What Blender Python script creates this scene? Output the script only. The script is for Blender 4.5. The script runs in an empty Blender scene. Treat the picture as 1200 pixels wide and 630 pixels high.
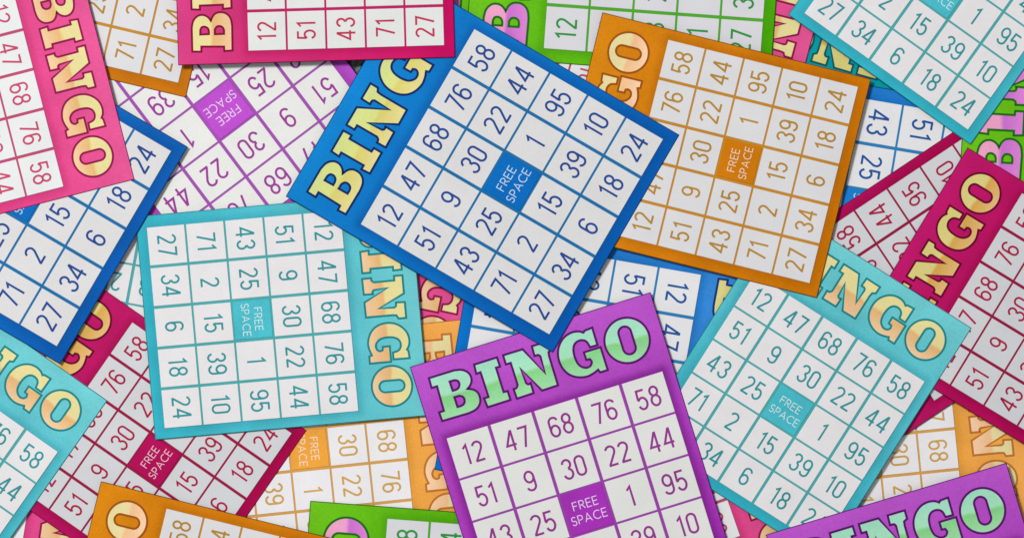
import bpy, math
from mathutils import Vector
from mathutils.geometry import tessellate_polygon

S = bpy.context.scene
COL = S.collection
MM = 0.0005            # metres per pixel of the 1200 x 630 photograph on the table plane
CAM_H = 1.7
U = 0.001472           # one template unit (card is 100 wide, 123 tall) in metres

# ---------------------------------------------------------------- colours
def lin(c):
    r = []
    for v in c:
        v = v / 255.0
        r.append(v / 12.92 if v <= 0.04045 else ((v + 0.055) / 1.055) ** 2.4)
    return (r[0], r[1], r[2], 1.0)

GAIN = 1.0
def alb(c):
    l = lin(c)
    return (min(l[0] * GAIN, .95), min(l[1] * GAIN, .95), min(l[2] * GAIN, .95), 1.0)

def node(nt, kind, **kw):
    n = nt.nodes.new(kind)
    for k, v in kw.items():
        setattr(n, k, v)
    return n

def print_material(name, top, bottom=None, band=None, grid_dark_band=None, rough=.5, mottled=.05, vrange=(0, 123), grain=.06, bump=.05, spec=.06):
    """Printed stock: a colour that runs from the heading end (top) to the foot (bottom) of the
    card, paper grain and faint mottling.  band = (v0, v1) with a crisp edge makes the two-tone lettering."""
    m = bpy.data.materials.new(name)
    m.use_nodes = True
    nt = m.node_tree
    b = nt.nodes['Principled BSDF']
    b.inputs['Roughness'].default_value = rough
    b.inputs['Specular IOR Level'].default_value = spec
    tc = node(nt, 'ShaderNodeTexCoord')
    if bottom is None and band is None:
        rgb = node(nt, 'ShaderNodeRGB'); rgb.outputs[0].default_value = alb(top); colour = rgb.outputs[0]
    else:
        sep = node(nt, 'ShaderNodeSeparateXYZ')
        nt.links.new(tc.outputs['Object'], sep.inputs[0])
        if band:
            wob = node(nt, 'ShaderNodeTexNoise'); wob.inputs['Scale'].default_value = 70; wob.inputs['Detail'].default_value = 1
            nt.links.new(tc.outputs['Object'], wob.inputs['Vector'])
            wm = node(nt, 'ShaderNodeMath', operation='MULTIPLY_ADD')
            wm.inputs[1].default_value = 3.2 * U; 
            nt.links.new(wob.outputs['Fac'], wm.inputs[0]); nt.links.new(sep.outputs['Y'], wm.inputs[2])
            src = wm.outputs[0]
        else:
            src = sep.outputs['Y']
        mr = node(nt, 'ShaderNodeMapRange')
        off = 1.6 * U if band else 0
        mr.inputs['From Min'].default_value = -vrange[0] * U + off
        mr.inputs['From Max'].default_value = -vrange[1] * U + off
        nt.links.new(src, mr.inputs['Value'])
        cr = node(nt, 'ShaderNodeValToRGB')
        nt.links.new(mr.outputs['Result'], cr.inputs['Fac'])
        e = cr.color_ramp.elements
        if band:
            e[0].position = 0; e[0].color = alb(band[0])
            e[1].position = 1; e[1].color = alb(band[3])
            x = e.new(.455); x.color = alb(band[1])
            x = e.new(.535); x.color = alb(band[2])
        else:
            e[0].position = 0; e[0].color = alb(top)
            e[1].position = 1; e[1].color = alb(bottom)
            x = e.new(.27); x.color = tuple(a * .55 + c * .45 for a, c in zip(alb(top), alb(bottom)))
        colour = cr.outputs['Color']
    if grid_dark_band:
        # deeper soft-edged band all round the number grid: distance to the grid rectangle
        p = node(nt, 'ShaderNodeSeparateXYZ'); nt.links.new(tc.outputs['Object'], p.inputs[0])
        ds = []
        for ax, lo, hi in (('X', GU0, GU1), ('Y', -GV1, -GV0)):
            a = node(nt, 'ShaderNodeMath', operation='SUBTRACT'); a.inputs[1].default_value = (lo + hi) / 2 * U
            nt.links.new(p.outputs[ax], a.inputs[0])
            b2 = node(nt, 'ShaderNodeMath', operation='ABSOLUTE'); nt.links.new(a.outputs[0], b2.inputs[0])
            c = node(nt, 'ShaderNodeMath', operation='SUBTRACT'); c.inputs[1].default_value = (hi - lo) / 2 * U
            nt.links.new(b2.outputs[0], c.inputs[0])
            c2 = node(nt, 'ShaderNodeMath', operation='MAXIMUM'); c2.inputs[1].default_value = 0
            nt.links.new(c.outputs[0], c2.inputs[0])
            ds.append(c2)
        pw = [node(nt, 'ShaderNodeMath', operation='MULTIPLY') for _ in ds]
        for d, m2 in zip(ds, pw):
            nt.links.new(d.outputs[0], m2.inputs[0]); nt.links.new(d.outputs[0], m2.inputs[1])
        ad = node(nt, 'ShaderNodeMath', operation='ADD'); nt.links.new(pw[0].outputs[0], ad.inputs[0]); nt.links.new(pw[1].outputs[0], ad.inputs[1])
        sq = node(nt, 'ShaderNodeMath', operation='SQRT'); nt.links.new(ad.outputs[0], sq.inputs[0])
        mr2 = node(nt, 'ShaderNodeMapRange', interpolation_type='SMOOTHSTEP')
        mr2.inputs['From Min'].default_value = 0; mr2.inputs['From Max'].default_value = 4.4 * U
        mr2.inputs['To Min'].default_value = grid_dark_band[1]; mr2.inputs['To Max'].default_value = 0
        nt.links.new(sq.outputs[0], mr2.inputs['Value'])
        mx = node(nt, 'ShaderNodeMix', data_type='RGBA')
        nt.links.new(mr2.outputs[0], mx.inputs['Factor']); nt.links.new(colour, mx.inputs[6]); mx.inputs[7].default_value = alb(grid_dark_band[0])
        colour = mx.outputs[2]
    # paper grain, faint blotches
    n1 = node(nt, 'ShaderNodeTexNoise'); n1.inputs['Scale'].default_value = 900; n1.inputs['Detail'].default_value = 3
    n2 = node(nt, 'ShaderNodeTexNoise'); n2.inputs['Scale'].default_value = 45; n2.inputs['Detail'].default_value = 4
    info = node(nt, 'ShaderNodeObjectInfo')
    off = node(nt, 'ShaderNodeVectorMath', operation='ADD')
    nt.links.new(tc.outputs['Object'], off.inputs[0]); nt.links.new(info.outputs['Location'], off.inputs[1])
    for n in (n1, n2):
        nt.links.new(off.outputs[0], n.inputs['Vector'])
    a1 = node(nt, 'ShaderNodeMapRange'); a1.inputs['From Min'].default_value = .3; a1.inputs['From Max'].default_value = .7
    a1.inputs['To Min'].default_value = 1 - grain; a1.inputs['To Max'].default_value = 1 + grain
    a2 = node(nt, 'ShaderNodeMapRange'); a2.inputs['From Min'].default_value = .3; a2.inputs['From Max'].default_value = .7
    a2.inputs['To Min'].default_value = 1 - mottled; a2.inputs['To Max'].default_value = 1 + mottled
    nt.links.new(n1.outputs['Fac'], a1.inputs['Value']); nt.links.new(n2.outputs['Fac'], a2.inputs['Value'])
    mul = node(nt, 'ShaderNodeMath', operation='MULTIPLY')
    nt.links.new(a1.outputs[0], mul.inputs[0]); nt.links.new(a2.outputs[0], mul.inputs[1])
    sc = node(nt, 'ShaderNodeVectorMath', operation='SCALE')
    nt.links.new(colour, sc.inputs[0]); nt.links.new(mul.outputs[0], sc.inputs['Scale'])
    nt.links.new(sc.outputs[0], b.inputs['Base Color'])
    rr = node(nt, 'ShaderNodeMapRange'); rr.inputs['To Min'].default_value = rough - .1; rr.inputs['To Max'].default_value = rough + .12
    nt.links.new(n2.outputs['Fac'], rr.inputs['Value']); nt.links.new(rr.outputs[0], b.inputs['Roughness'])
    bp = node(nt, 'ShaderNodeBump'); bp.inputs['Strength'].default_value = bump; bp.inputs['Distance'].default_value = .0003
    nt.links.new(n1.outputs['Fac'], bp.inputs['Height']); nt.links.new(bp.outputs[0], b.inputs['Normal'])
    return m

# ---------------------------------------------------------------- card layout, in template units (u right, v down)
GU0, GV0 = 5.55, 31.4
CW, CH, GX, GY = 16.9, 16.66, 1.28, .86
PU, PV = CW + GX, CH + GY
GU1, GV1 = GU0 + 5 * CW + 4 * GX, GV0 + 5 * CH + 4 * GY
CARD_W, CARD_H = 100.0, 122.9
NUM = [[12, 47, 68, 76, 58], [51, 9, 30, 22, 44], [43, 25, None, 1, 95], [71, 2, 15, 39, 10], [27, 34, 6, 18, 24]]

def arc(cx, cy, rx, ry, a0, a1, n=14):
    return [(cx + rx * math.cos(math.radians(a0 + (a1 - a0) * i / n)), cy + ry * math.sin(math.radians(a0 + (a1 - a0) * i / n))) for i in range(n + 1)]

# digits: centre lines, y down, height 7.5; (width, [(points, closed)])
H = 7.55
def digit(d):
    w = 3.45; r = w / 2
    if d == '0': return w, [(arc(r, r, r, r, 180, 360) + arc(r, H - r, r, r, 0, 180), True)]
    if d == '1': return 2.1, [([(.05, 1.35), (1.5, 0.0), (1.5, H + .35)], False)]
    if d == '2': return w, [(arc(r, r, r, r, 195, 370) + [(3.2, 2.9), (.15, H)], False), ([(-.1, H), (w + .15, H)], False)]
    if d == '3': return w, [(arc(r, 1.75, r - .1, 1.75, 190, 440), False), (arc(r, H - 1.95, r, 1.97, -80, 172), False)]
    if d == '4': return 3.9, [([(2.75, -.3), (0, 5.6), (3.9, 5.6)], False), ([(2.85, -.35), (2.85, H + .4)], False)]
    if d == '5': return w, [([(w - .25, 0), (.35, 0), (.15, 3.65)], False), ([(.0, 3.6)] + arc(r, H - 2.3, r, 2.3, 222, 520, 20), False)]
    if d == '6': return w, [(arc(r, 1.75, r, 1.75, 345, 180, 12) + [(0, H - 2.1)], False), (arc(r, H - 2.15, r, 2.15, -180, 180, 26)[:-1], True)]
    if d == '7': return w, [([(-.1, 0), (w, 0), (1.25, H + .4)], False)]
    if d == '8': return w, [(arc(r, 1.75, r - .2, 1.75, 0, 360, 24)[:-1], True), (arc(r, H - 2.03, r, 2.03, 0, 360, 26)[:-1], True)]
    if d == '9': return w, [(arc(r, 2.15, r, 2.15, -180, 180, 26)[:-1], True), ([(w, 2.1)] + arc(r, H - 1.75, r, 1.75, 0, 165, 12), False)]

def capital(c):
    h = 3.3
    if c == 'F': return 1.7, [([(1.8, 0), (0, 0), (0, h)], False), ([(0, 1.55), (1.6, 1.55)], False)]
    if c == 'E': return 1.75, [([(1.85, 0), (0, 0), (0, h), (1.85, h)], False), ([(0, 1.6), (1.65, 1.6)], False)]
    if c == 'R': return 1.95, [([(0, h), (0, 0), (.9, 0)] + arc(.95, .87, .87, .87, -85, 90, 8) + [(0, 1.74)], False), ([(.9, 1.7), (2.0, h)], False)]
    if c == 'P': return 1.8, [([(0, h), (0, 0), (.9, 0)] + arc(.95, .9, .9, .9, -85, 90, 8) + [(0, 1.8)], False)]
    if c == 'A': return 2.6, [([(0, h), (1.3, 0), (2.6, h)], False), ([(.45, 2.25), (2.15, 2.25)], False)]
    if c == 'C': return 2.6, [(arc(1.65, h / 2, 1.6, 1.65, -48, -312, 16), False)]
    if c == 'S': return 1.7, [(arc(.9, .85, .8, .85, -30, -255, 12) + arc(.88, 2.45, .85, .85, -72, 160, 12), False)]

# ---------------------------------------------------------------- mesh helpers
class MB:
    def __init__(self): self.v = []; self.f = []; self.m = []
    def P(self, u, v, z): self.v.append((u * U, -v * U, z)); return len(self.v) - 1
    def quad(self, a, b, c, d, mi=0): self.f.append((a, b, c, d)); self.m.append(mi)
    def box(self, u0, v0, u1, v1, z0, z1, mi=0, bev=0.0, mside=None, bz=None):
        ms = mi if mside is None else mside
        bz = bev * U if bz is None else bz
        lo = [self.P(*p, z0) for p in ((u0, v0), (u1, v0), (u1, v1), (u0, v1))]
        md = [self.P(*p, z1 - bz) for p in ((u0, v0), (u1, v0), (u1, v1), (u0, v1))]
        hi = [self.P(*p, z1) for p in ((u0 + bev, v0 + bev), (u1 - bev, v0 + bev), (u1 - bev, v1 - bev), (u0 + bev, v1 - bev))]
        self.quad(lo[0], lo[1], lo[2], lo[3], ms)
        for i in range(4):
            j = (i + 1) % 4
            self.quad(lo[j], lo[i], md[i], md[j], ms)
            if bev > 0: self.quad(md[j], md[i], hi[i], hi[j], ms)
        self.quad(hi[3], hi[2], hi[1], hi[0], mi)
    def fill(self, loops, z, mi=0):
        vs = [[Vector((p[0], p[1], 0)) for p in l] for l in loops]
        flat = [p for l in loops for p in l]
        idx = [self.P(p[0], p[1], z) for p in flat]
        for t in tessellate_polygon(vs):
            a, b, c = (flat[i] for i in t)
            cr = (b[0] - a[0]) * (c[1] - a[1]) - (b[1] - a[1]) * (c[0] - a[0])
            if abs(cr) < 1e-9: continue
            t = t if cr < 0 else (t[0], t[2], t[1])
            self.f.append(tuple(idx[i] for i in t)); self.m.append(mi)
    def stroke(self, pts, closed, w, z, mi=0):
        P = []
        for p in pts:
            if not P or math.hypot(p[0] - P[-1][0], p[1] - P[-1][1]) > 1e-4: P.append(p)
        if closed and math.hypot(P[0][0] - P[-1][0], P[0][1] - P[-1][1]) < 1e-4: P.pop()
        n = len(P); L = []; R = []
        def dr(a, b):
            x, y = b[0] - a[0], b[1] - a[1]; l = math.hypot(x, y); return x / l, y / l
        for i in range(n):
            d0 = dr(P[i - 1], P[i]) if (i > 0 or closed) else None
            d1 = dr(P[i], P[(i + 1) % n]) if (i < n - 1 or closed) else None
            d0 = d0 or d1; d1 = d1 or d0
            n0 = (-d0[1], d0[0]); n1 = (-d1[1], d1[0])
            mx, my = n0[0] + n1[0], n0[1] + n1[1]; l = math.hypot(mx, my)
            if l < .25: mx, my, k = n0[0], n0[1], 1
            else:
                mx /= l; my /= l; k = min(1 / max(mx * n0[0] + my * n0[1], .1), 2.2)
            L.append(self.P(P[i][0] + mx * k * w / 2, P[i][1] + my * k * w / 2, z))
            R.append(self.P(P[i][0] - mx * k * w / 2, P[i][1] - my * k * w / 2, z))
        for i in range(n if closed else n - 1):
            j = (i + 1) % n
            self.quad(L[i], L[j], R[j], R[i], mi)
    def mesh(self, name, mats=1):
        me = bpy.data.meshes.new(name)
        me.from_pydata(self.v, [], self.f)
        ph = bpy.data.materials.get('slot') or bpy.data.materials.new('slot')
        for _ in range(mats): me.materials.append(ph)
        me.polygons.foreach_set('material_index', self.m)
        me.validate(); me.update()
        return me

Z_GRID, Z_CELL, Z_INK, Z_LET = .0002, .0005, .00003, .00008
STEP = .000012

def board_mesh():
    m = MB(); m.box(0, 0, CARD_W, CARD_H, -.00025, 0, 0, bev=.32, mside=1, bz=.00015); return m.mesh('board', 2)
def grid_mesh():
    m = MB(); m.box(GU0 - .12, GV0 - .12, GU1 + .12, GV1 + .12, .00001, Z_GRID, 0); return m.mesh('grid', 1)
def cell_mesh(c, r):
    m = MB(); u, v = GU0 + c * PU, GV0 + r * PV
    m.box(u, v, u + CW, v + CH, Z_GRID + .00001, Z_CELL, 0, bev=.1); return m.mesh('cell', 1)
def number_mesh(c, r):
    s = str(NUM[r][c]); m = MB(); tot = 0; gl = []
    for i, ch in enumerate(s):
        w, st = digit(ch); gl.append((tot, st)); tot += w + (1.85 if i < len(s) - 1 else 0)
    if s == '1': gl = [(gl[0][0] + .1, gl[0][1])]
    u0 = GU0 + c * PU + CW / 2 - tot / 2; v0 = GV0 + r * PV + CH / 2 - H / 2
    k = 0
    for off, st in gl:
        for pts, closed in st:
            m.stroke([(u0 + off + x, v0 + y) for x, y in pts], closed, .9, Z_CELL + Z_INK + k * STEP); k += 1
    return m.mesh('number', 1)
def words_mesh():
    m = MB(); cu, cv = GU0 + 2 * PU + CW / 2, GV0 + 2 * PV + CH / 2; k = 0
    for word, dv in (('FREE', -2.55), ('SPACE', 3.0)):
        ws = [capital(c)[0] for c in word]; tot = sum(ws) + .95 * (len(word) - 1)
        x = cu - tot / 2
        for c, w in zip(word, ws):
            for pts, closed in capital(c)[1]:
                m.stroke([(x + a, cv + dv - 1.65 + b) for a, b in pts], closed, .35, Z_CELL + Z_INK + k * STEP); k = (k + 1) % 6
            x += w + .95
    return m.mesh('words', 1)

# heading letters, traced from one card (pixel coordinates of that card turned into the card's own units)
PTL, PSC = (480.0, 429.8), 2.944
PA = math.radians(-17.25)
def card_uv(px, py):
    x, y = px - PTL[0], py - PTL[1]; c, s = math.cos(PA), math.sin(PA)
    return ((x * c + y * s) / PSC, (-x * s + y * c) / PSC)
def tr(ox, oy, pts): return [card_uv(ox + x / 9, oy + y / 9) for x, y in pts]
def smooth(pts, keep):
    """Catmull-Rom through the points, corners in keep stay sharp."""
    n = len(pts); out = []
    for i in range(n):
        p1, p2 = pts[i], pts[(i + 1) % n]
        c1, c2 = i in keep, (i + 1) % n in keep
        out.append(p1)
        if c1 and c2: continue
        p0 = pts[i - 1] if not c1 else (2 * p1[0] - p2[0], 2 * p1[1] - p2[1])
        p3 = pts[(i + 2) % n] if not c2 else (2 * p2[0] - p1[0], 2 * p2[1] - p1[1])
        for k in range(1, 5):
            t = k / 5
            out.append(tuple(.5 * (2 * p1[a] + (p2[a] - p0[a]) * t + (2 * p0[a] - 5 * p1[a] + 4 * p2[a] - p3[a]) * t * t + (3 * p1[a] - p0[a] - 3 * p2[a] + p3[a]) * t ** 3) for a in (0, 1)))
    return out
LET = {}
o = [(65, 160), (330, 78), (400, 72), (450, 85), (490, 115), (511, 160), (510, 205), (495, 242), (470, 272), (530, 280), (575, 308), (600, 358), (604, 410), (585, 460), (545, 498), (480, 529), (205, 610), (172, 520), (222, 503), (150, 245), (93, 262)]
i1 = [(282, 195), (335, 181), (370, 190), (386, 225), (376, 262), (350, 282), (315, 293)]
i2 = [(332, 360), (385, 344), (424, 357), (441, 395), (430, 433), (400, 453), (365, 462)]
LET['B'] = [smooth(tr(495, 425, o), {0, 1, 8, 15, 16, 17, 18, 19, 20}), smooth(tr(495, 425, i1), {0, 1, 5, 6}), smooth(tr(495, 425, i2), {0, 1, 5, 6})]
LET['I'] = [tr(495, 425, [(540, 18), (780, -58), (812, 38), (770, 50), (850, 306), (893, 296), (922, 388), (682, 465), (645, 372), (692, 358), (608, 98), (563, 113)])]
o = [(395, 145), (600, 82), (838, 335), (788, 158), (765, 142), (725, 152), (698, 50), (877, -5), (903, 82), (872, 112), (880, 160), (972, 460), (805, 515), (576, 282), (637, 438), (660, 450), (686, 437), (715, 542), (540, 600), (506, 500), (536, 488), (548, 455), (475, 225), (424, 240)]
LET['N'] = [smooth(tr(545, 400, o), {0, 1, 2, 3, 5, 6, 7, 8, 9, 10, 11, 12, 13, 14, 16, 17, 18, 19, 21, 22, 23})]
o = [(432, 125), (352, 157), (340, 178), (290, 165), (220, 175), (150, 215), (100, 280), (74, 360), (76, 440), (100, 515), (140, 575), (200, 622), (280, 645), (370, 640), (440, 608), (495, 566), (515, 594), (595, 570), (520, 330), (345, 385), (370, 463), (408, 455), (428, 485), (415, 525), (375, 546), (330, 540), (285, 508), (250, 440), (234, 360), (246, 300), (285, 265), (335, 257), (375, 275), (410, 330), (487, 308)]
LET['G'] = [smooth(tr(645, 370, o), {0, 1, 2, 15, 16, 17, 18, 19, 20, 21, 33, 34})]
oc = card_uv(645 + 799 / 9, 370 + 259 / 9)
LET['O'] = [arc(oc[0], oc[1], 9.0, 9.0, 0, 360, 64)[:-1],
            arc(oc[0], oc[1] - 3.1, 2.55, 2.55, 180, 360, 16) + arc(oc[0], oc[1] + 3.1, 2.55, 2.55, 0, 180, 16)]
def letter_mesh(ch):
    m = MB(); m.fill(LET[ch], Z_LET, 0)
    for k, l in enumerate(LET[ch]): m.stroke(l, True, .88, Z_LET + .00003 + k * STEP, 1)
    return m.mesh('letter', 2)
vmin = min(p[1] for p in LET['O'][0]); vmax = max(p[1] for p in LET['O'][0])
print('letter band', vmin, vmax, {k: (min(p[0] for p in v[0]), max(p[0] for p in v[0]), min(p[1] for p in v[0]), max(p[1] for p in v[0])) for k, v in LET.items()})

MESH = dict(board=board_mesh(), grid=grid_mesh(), words=words_mesh())
for r in range(5):
    for c in range(5):
        MESH['cell', c, r] = cell_mesh(c, r)
        if NUM[r][c] is not None: MESH['num', c, r] = number_mesh(c, r)
for ch in 'BINGO': MESH[ch] = letter_mesh(ch)

# ---------------------------------------------------------------- print runs (colourways)
CREAM = ((226, 216, 150), (228, 214, 152), (226, 178, 118), (236, 200, 158))
MINT = ((160, 220, 196), (166, 226, 190), (132, 208, 134), (160, 220, 170))
LIME = ((206, 216, 140), (214, 220, 134), (216, 204, 112), (224, 214, 146))
ROSE = ((236, 160, 196), (232, 158, 198), (200, 110, 204), (222, 132, 212))
SUN = ((216, 204, 124), (218, 206, 130), (212, 164, 78), (226, 184, 122))
PEACH = ((226, 214, 156), (232, 218, 162), (240, 190, 140), (246, 208, 172))
KIND = {
 #            board top,        board foot,      lines,           ink,            outline,        white,          letters, edge
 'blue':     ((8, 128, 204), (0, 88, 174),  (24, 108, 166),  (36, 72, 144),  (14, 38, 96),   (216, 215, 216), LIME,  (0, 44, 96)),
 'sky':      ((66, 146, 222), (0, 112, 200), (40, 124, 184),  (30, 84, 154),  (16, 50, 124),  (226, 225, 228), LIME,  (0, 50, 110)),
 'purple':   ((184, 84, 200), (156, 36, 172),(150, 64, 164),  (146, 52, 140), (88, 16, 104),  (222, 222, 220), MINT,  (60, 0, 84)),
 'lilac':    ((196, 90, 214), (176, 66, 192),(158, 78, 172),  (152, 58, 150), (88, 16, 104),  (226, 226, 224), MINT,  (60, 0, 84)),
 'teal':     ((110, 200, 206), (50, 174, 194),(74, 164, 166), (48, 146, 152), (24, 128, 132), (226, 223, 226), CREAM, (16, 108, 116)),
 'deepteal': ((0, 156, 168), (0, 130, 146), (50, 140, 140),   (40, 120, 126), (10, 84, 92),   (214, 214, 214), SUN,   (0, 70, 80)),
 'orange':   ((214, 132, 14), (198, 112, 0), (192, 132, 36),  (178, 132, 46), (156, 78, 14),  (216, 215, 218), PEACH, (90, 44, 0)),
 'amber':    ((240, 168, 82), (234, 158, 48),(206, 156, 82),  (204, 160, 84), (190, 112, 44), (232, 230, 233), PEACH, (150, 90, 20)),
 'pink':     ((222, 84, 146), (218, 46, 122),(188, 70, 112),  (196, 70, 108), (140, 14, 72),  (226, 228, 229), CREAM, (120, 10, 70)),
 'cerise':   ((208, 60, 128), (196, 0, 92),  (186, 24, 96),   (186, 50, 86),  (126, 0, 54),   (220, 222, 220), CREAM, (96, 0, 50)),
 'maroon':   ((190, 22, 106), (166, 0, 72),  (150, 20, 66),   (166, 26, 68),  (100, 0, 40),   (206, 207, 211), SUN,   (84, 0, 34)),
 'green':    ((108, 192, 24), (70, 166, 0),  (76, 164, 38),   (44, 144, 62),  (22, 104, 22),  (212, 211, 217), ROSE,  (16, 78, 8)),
}
MATS = {}
def mats(kind):
    if kind in MATS: return MATS[kind]
    top, foot, line, ink, outl, white, letters, edge = KIND[kind]
    MATS[kind] = dict(
        board=print_material(kind + '_printed_board', top, foot, grid_dark_band=(tuple((.8 if kind in ('purple', 'lilac') else .88) * c for c in foot), .8 if kind == 'purple' else .5), grain=.075, mottled=.08, rough=.46),
        free=print_material(kind + '_free_square', tuple((a + b) / 2 for a, b in zip(top, foot)) if kind != 'purple' else foot, tuple((a + 2 * b) / 3 for a, b in zip(top, foot)), grain=.075, mottled=.08, rough=.46),
        edge=print_material(kind + '_dark_edge', edge, rough=.7),
        line=print_material(kind + '_grid_line', line, grain=.05),
        cell=print_material(kind + '_card_cell', white, grain=.026, mottled=.03, rough=.6, spec=.1),
        ink=print_material(kind + '_number_ink', ink, mottled=.08),
        outline=print_material(kind + '_letter_outline', outl),
        fill=print_material(kind + '_letter_fill', None, band=letters, vrange=(vmin, vmax), grain=.05, mottled=.05),
        word=print_material(kind + '_white_words', tuple(min(255, int(.8 * 238 + .2 * c)) for c in top), grain=.02, mottled=.02))
    return MATS[kind]

def put(name, me, parent, materials):
    o = bpy.data.objects.new(name, me); COL.objects.link(o); o.parent = parent
    for s, m in zip(o.material_slots, materials):
        s.link = 'OBJECT'; s.material = m
    return o

LAYER = .0008
def world(px, py, z):
    f = (CAM_H - z) / CAM_H * MM
    return ((px - 600) * f, (315 - py) * f)

# similarity fit: list of ((u, v), (px, py))
def cs(i): return GU0 + i * PU - GX / 2
def rs(i): return GV0 + i * PV - GY / 2
def fit(pairs, w=None):
    n = len(pairs)
    mu = sum(p[0][0] for p in pairs) / n; mv = sum(p[0][1] for p in pairs) / n
    mx = sum(p[1][0] for p in pairs) / n; my = sum(p[1][1] for p in pairs) / n
    a = b = d = 0
    for (u, v), (x, y) in pairs:
        u -= mu; v -= mv; x -= mx; y -= my
        a += u * x + v * y; b += u * y - v * x; d += u * u + v * v
    th = math.atan2(b, a); k = math.hypot(a, b) / d
    if w: k = w / 100
    c, s = math.cos(th) * k, math.sin(th) * k
    tx, ty = mx - (c * mu - s * mv), my - (s * mu + c * mv)
    err = max(math.hypot(c * u - s * v + tx - x, s * u + c * v + ty - y) for (u, v), (x, y) in pairs)
    return th, k * 100, tx, ty, err

def anchor(uv, px, ang, W):
    c, s_ = math.cos(math.radians(ang)) * W / 100, math.sin(math.radians(ang)) * W / 100
    return [(uv, px), ((uv[0] + 50, uv[1]), (px[0] + 50 * c, px[1] + 50 * s_))]

def make_card(kind, layer, pairs, label, w=None, group='bingo cards scattered over the table'):
    th, W, tx, ty, err = fit(pairs, w)
    z = (layer + .6) * LAYER
    x, y = world(tx, ty, z)
    root = bpy.data.objects.new('bingo_card', None); COL.objects.link(root)
    root.empty_display_size = .01
    root.location = (x, y, z); root.rotation_euler = (0, 0, -th)
    sc = W * MM * (CAM_H - z) / CAM_H / (100 * U)
    root.scale = (sc, sc, 1)
    root['label'] = label; root['category'] = 'bingo card'; root['group'] = group
    M = mats(kind)
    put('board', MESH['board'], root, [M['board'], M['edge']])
    put('grid_lines', MESH['grid'], root, [M['line']])
    for r in range(5):
        for c in range(5):
            if NUM[r][c] is None:
                f = put('free_space_square', MESH['cell', c, r], root, [M['free']])
                put('free_space_words', MESH['words'], f, [M['word']])
            else:
                f = put('number_square', MESH['cell', c, r], root, [M['cell']])
                put('number', MESH['num', c, r], f, [M['ink']])
    for ch in 'BINGO':
        put('heading_letter', MESH[ch], root, [M['fill'], M['outline']])
    print('%-9s L%.1f W %.1f rot %.2f err %.2f  TL %.1f %.1f' % (kind, layer, W, math.degrees(th), err, tx, ty))
    return root

TL, TR, BL, BR = (0, 0), (CARD_W, 0), (0, CARD_H), (CARD_W, CARD_H)
gTL, gTR, gBL, gBR = (GU0, GV0), (GU1, GV0), (GU0, GV1), (GU1, GV1)
NTL = LET['N'][0][0]
def npt(x, y): return card_uv(545 + x / 9, 400 + y / 9)

# bottom of the pile first
make_card('teal', 1, [((cs(1), rs(2)), (148.9, 355)), ((cs(1), rs(3)), (157.2, 310.6))],
          'teal wedge of a card between the left blue card and the sideways teal card', 262)
make_card('deepteal', 1, [(npt(698, 50), (967.4, 75.8)), (npt(877, -5), (950.4, 72)), (npt(395, 145), (998.4, 85.4)), (npt(600, 82), (976.9, 80.3))],
          'dark teal card with yellow letters peeping out from under the top right teal card', 255)
make_card('green', .5, anchor((14, 24.8), (541.5, 3), -86, 292),
          'green card showing only a tiny chip beside the corner of the cerise card', 292)
make_card('pink', 1, [(card_uv(645 + 487 / 9, 370 + 308 / 9), (517.3, 364.6)), (card_uv(645 + 432 / 9, 370 + 125 / 9), (534.8, 368.0)), (card_uv(645 + 520 / 9, 370 + 330 / 9), (513.8, 365.7))],
          'pink card with a cream G peeping out under the big central blue card', 264)
make_card('amber', 1, [((cs(2), rs(1)), (1073.9, 505.6)), ((cs(3), rs(1)), (1078.9, 553.9)), ((cs(3), rs(2)), (1033.3, 558.3)), ((cs(2), GV0), (1118.6, 502))],
          'light orange card with a peach N, above the lower right purple card', 263)
make_card('pink', 1, anchor(npt(805, 515), (48.6, 612.8), 99.2, 264),
          'pink card peeping out at the bottom left under the maroon and teal cards', 264)
make_card('pink', 3.5, [((cs(2), GV0), (852.1, 584)), ((cs(3), GV0), (867.7, 628.6))],
          'pink sliver of a card at the bottom between the two purple cards', 262)

make_card('lilac', 2, [((cs(2), rs(2)), (301.7, 132.8)), ((cs(1), rs(2)), (342.8, 101.7)), ((cs(2), rs(3)), (268.9, 91.1)), ((cs(3), rs(3)), (226, 124.4)), ((cs(4), rs(2)), (215, 198.3)), ((cs(4), rs(1)), (245.6, 239.4)), ((cs(3), rs(1)), (287.8, 207.2))],
          'light purple upside-down card left of the big central blue card')
make_card('pink', 2, [(npt(600, 82), (935, 41.7)), (npt(698, 50), (932.4, 51)), (npt(877, -5), (928.3, 67))],
          'pink strip with an N between the top green card and top right teal card', 263)
make_card('sky', 2, [((cs(1), rs(2)), (1050, 174.6)), ((GU0, rs(2)), (1058.9, 123.3)), ((GU0, rs(1)), (1108.5, 132.2))],
          'blue card with 43 51 25 showing to the right of the orange card', 294)
make_card('amber', 2, [((cs(4), rs(1)), (437.8, 589.4)), ((cs(4), rs(3)), (346.7, 599.4)), ((cs(3), GV0), (477.8, 537.8)), ((cs(3), rs(1)), (432.8, 542.2))],
          'light orange card with 68 30 22 under the sideways teal card', 262.5)

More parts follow.
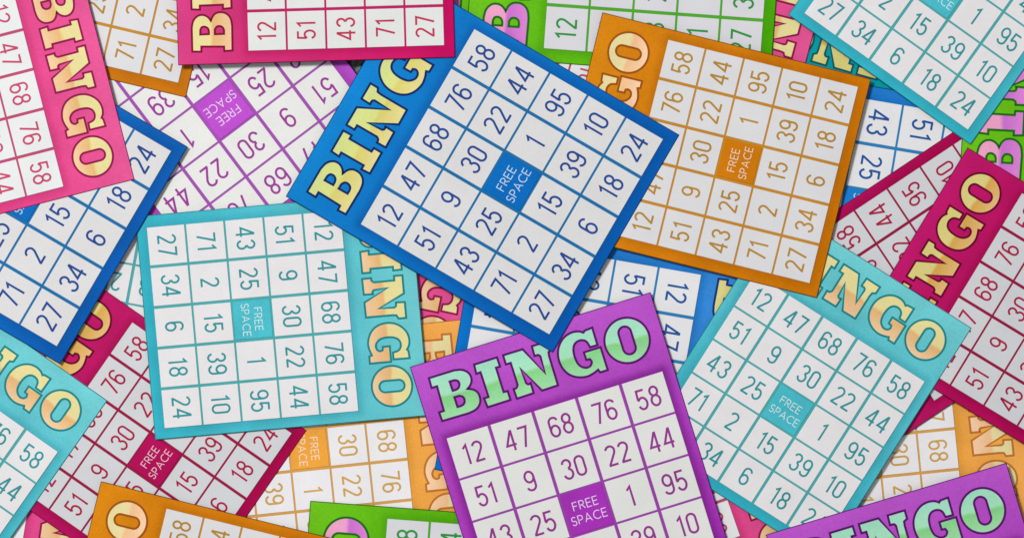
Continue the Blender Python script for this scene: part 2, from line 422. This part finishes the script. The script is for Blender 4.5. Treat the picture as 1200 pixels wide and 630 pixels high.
make_card('maroon', 3, [((cs(4), rs(2)), (1065, 259.4)), ((cs(4), rs(1)), (1026.7, 285.6)), ((GU1, rs(1)), (1001.7, 247.2)), ((GU1, rs(2)), (1040, 221.7))],
          'upside-down maroon card with 58 44 95 beside the right edge of the orange card', 264)
make_card('green', 3, [(gTL, (636.1, 57.2)), ((cs(1), rs(2)), (742.4, 13.3)), ((cs(1), rs(3)), (793.6, 16.6)), ((cs(1), rs(4)), (844.8, 20.6))],
          'green card along the top edge with pink letter B and 12 in its corner', 292.5)
make_card('orange', 3, [(gBL, (208.9, 97.2)), ((GU0, rs(4)), (165, 86.9)), (BL, (217.8, 114.4))],
          'orange card at the top left with 71 and 27, tucked between two pink cards', 264)
make_card('sky', 3, [(gTL, (821.7, 322.2)), ((GU0, rs(1)), (772.2, 313.5)), ((GU0, rs(2)), (721.1, 304.4)), ((cs(1), GV0), (812.8, 372.2))],
          'blue card under the big blue one, 51 12 47 showing below the orange card', 294)
make_card('maroon', 3, [(gTR, (155.3, 377.2)), (gBR, (341.1, 507.2)), ((cs(3), rs(4)), (252.2, 558.9))],
          'maroon card at the lower left, FREE SPACE square below the sideways teal card')

make_card('green', 4, anchor(card_uv(495 + 470 / 9, 425 + 272 / 9), (1170.6, 172.8), -86.3, 292),
          'green card at the right edge with pink B and I', 292.5)
make_card('teal', 4, [(TR, (126.1, 468.9)), (gTR, (67.7, 528.7)), ((TR[0] - 31, 0), (59, 422.6))],
          'teal card at the lower left corner with cream G and O', 262.5)
make_card('green', 4, [(TR, (363.9, 586.1)), (gTR, (454.4, 607.8)), ((CARD_W, 40), (479.8, 594.6))],
          'green card at the bottom edge with a pink O left of the central purple card', 292.5)

make_card('maroon', 5, [(TR, (1134.1, 172.8)), ((cs(2), rs(1)), (1162.2, 370)), ((cs(1), rs(1)), (1137.8, 411.7)), ((cs(1), rs(2)), (1177.2, 435))],
          'maroon card at the right edge with golden N G O heading')
make_card('teal', 5, [(gBL, (172.2, 267)), (gBR, (193.1, 501.1)), (gTR, (420.2, 481.1)), (BR, (181.7, 515))],
          'sideways teal card with its whole number grid showing, left of centre')
make_card('teal', 5, [(BL, (923.3, 17.8)), (BR, (1137.2, 169.4)), (gBR, (1134.4, 152.2)), (gBL, (943.3, 15.6))],
          'tilted teal card at the top right corner, 27 34 6 18 24 lowest')

make_card('teal', 6, [(TR, (1138.9, 382.8)), (gTR, (1082.8, 447.2)), ((cs(4), rs(4)), (946.1, 577.2)), ((GU0, rs(1)), (862.2, 358.9)), ((cs(1), rs(3)), (849.4, 460.6))],
          'teal card between the central purple card and the right maroon card')
make_card('blue', 6, [(gBR, (200.6, 177.2)), (gBL, (66.7, 405.3))],
          'blue card at the left edge, half under the pink BINGO card')
make_card('orange', 6, [(TR, (118.3, 563.3)), (gTR, (195, 596.3)), ((CARD_W, 35), (208, 584.5))],
          'orange card at the bottom left edge with an O in its corner', 263)

make_card('orange', 7, [(TR, (706.4, 14.4)), (BR, (1020.6, 92.8)), (BL, (957.2, 349.1)), (gTR, (782.8, 47.2)), (gBR, (1005.6, 102.2)), (gBL, (948.9, 331.4))],
          'orange card right of centre with its full orange FREE SPACE square')
make_card('pink', 7, [(TR, (157.8, 210)), (gTR, (74.2, 219.4)), ((cs(3), rs(1)), (7.2, 138.9)), ((cs(4), rs(1)), (20, 184.4))],
          'pink card at the top left corner with BINGO running down it', 263)
make_card('purple', 7, [(TL, (480, 429.8)), (TR, (762.4, 342)), (gTL, (523.9, 513.1)), (gTR, (776.1, 435))],
          'purple card at the bottom centre with the mint green BINGO heading', None)
make_card('purple', 7, [(TR, (1178.9, 541.3)), (oc, (1151.1, 598.3)), ((CARD_W - 33.2, 0), (1086.7, 569.4))],
          'purple card at the bottom right corner with mint green N G O', 294.4)

make_card('blue', 8, [(TL, (334.2, 230)), (BR, (796.9, 158.7)), (BL, (647.2, 412.2)), (gTL, (423.1, 262.8)), (gTR, (555.9, 34.8)), (gBR, (776.7, 163.1)), (gBL, (644.4, 391.1))],
          'big blue card in the centre of the pile with its whole number grid')
make_card('cerise', 9, [(TL, (209.4, 76.7)), (BL, (533.3, 67.2)), (gTL, (290.6, 59.8)), (gBL, (520.9, 53.6))],
          'cerise pink card at the top edge with 12 51 43 71 27 showing')

# ---------------------------------------------------------------- the table under the pile
tm = bpy.data.materials.new('mottled_dark_table'); tm.use_nodes = True
nt = tm.node_tree; b = nt.nodes['Principled BSDF']; b.inputs['Roughness'].default_value = .7
n = node(nt, 'ShaderNodeTexNoise'); n.inputs['Scale'].default_value = 350; n.inputs['Detail'].default_value = 5
r = node(nt, 'ShaderNodeValToRGB'); r.color_ramp.elements[0].position = .42; r.color_ramp.elements[0].color = (.012, .03, .03, 1)
r.color_ramp.elements[1].position = .7; r.color_ramp.elements[1].color = (.25, .32, .28, 1)
tc = node(nt, 'ShaderNodeTexCoord'); nt.links.new(tc.outputs['Object'], n.inputs['Vector'])
nt.links.new(n.outputs['Fac'], r.inputs['Fac']); nt.links.new(r.outputs['Color'], b.inputs['Base Color'])
me = bpy.data.meshes.new('table')
q = 1.5
me.from_pydata([(-q, -q, 0), (q, -q, 0), (q, q, 0), (-q, q, 0), (-q, -q, -.03), (q, -q, -.03), (q, q, -.03), (-q, q, -.03)], [],
               [(0, 1, 2, 3), (7, 6, 5, 4), (0, 4, 5, 1), (1, 5, 6, 2), (2, 6, 7, 3), (3, 7, 4, 0)])
me.materials.append(tm)
t = bpy.data.objects.new('table_surface', me); COL.objects.link(t); t['kind'] = 'structure'

# ---------------------------------------------------------------- light
w = bpy.data.worlds.new('World'); S.world = w; w.use_nodes = True
bg = w.node_tree.nodes['Background']; bg.inputs['Color'].default_value = (.95, .98, 1, 1); bg.inputs['Strength'].default_value = .32
def area(name, loc, size, power, col):
    l = bpy.data.lights.new(name, 'AREA'); l.shape = 'DISK'; l.size = size; l.energy = power; l.color = col
    o = bpy.data.objects.new(name, l); COL.objects.link(o); o.location = loc
    o.rotation_euler = (Vector((0, 0, 0)) - Vector(loc)).to_track_quat('-Z', 'Y').to_euler(); return o
area('softbox_lamp', (-1.6, 1.4, 3.0), .9, 119, (1, .985, .96))

# ---------------------------------------------------------------- camera
cd = bpy.data.cameras.new('camera'); cam = bpy.data.objects.new('camera', cd); COL.objects.link(cam)
cam.location = (0, 0, CAM_H); cd.sensor_width = 36; cd.lens = 36 * CAM_H / (1200 * MM); cd.clip_end = 20; cd.clip_start = .01
S.camera = cam
S.render.resolution_x = 1024; S.render.resolution_y = 537
S.view_settings.view_transform = 'Standard'; S.view_settings.look = 'None'
S.view_settings.exposure = 0; S.view_settings.gamma = 1
ph = bpy.data.materials.get('slot')
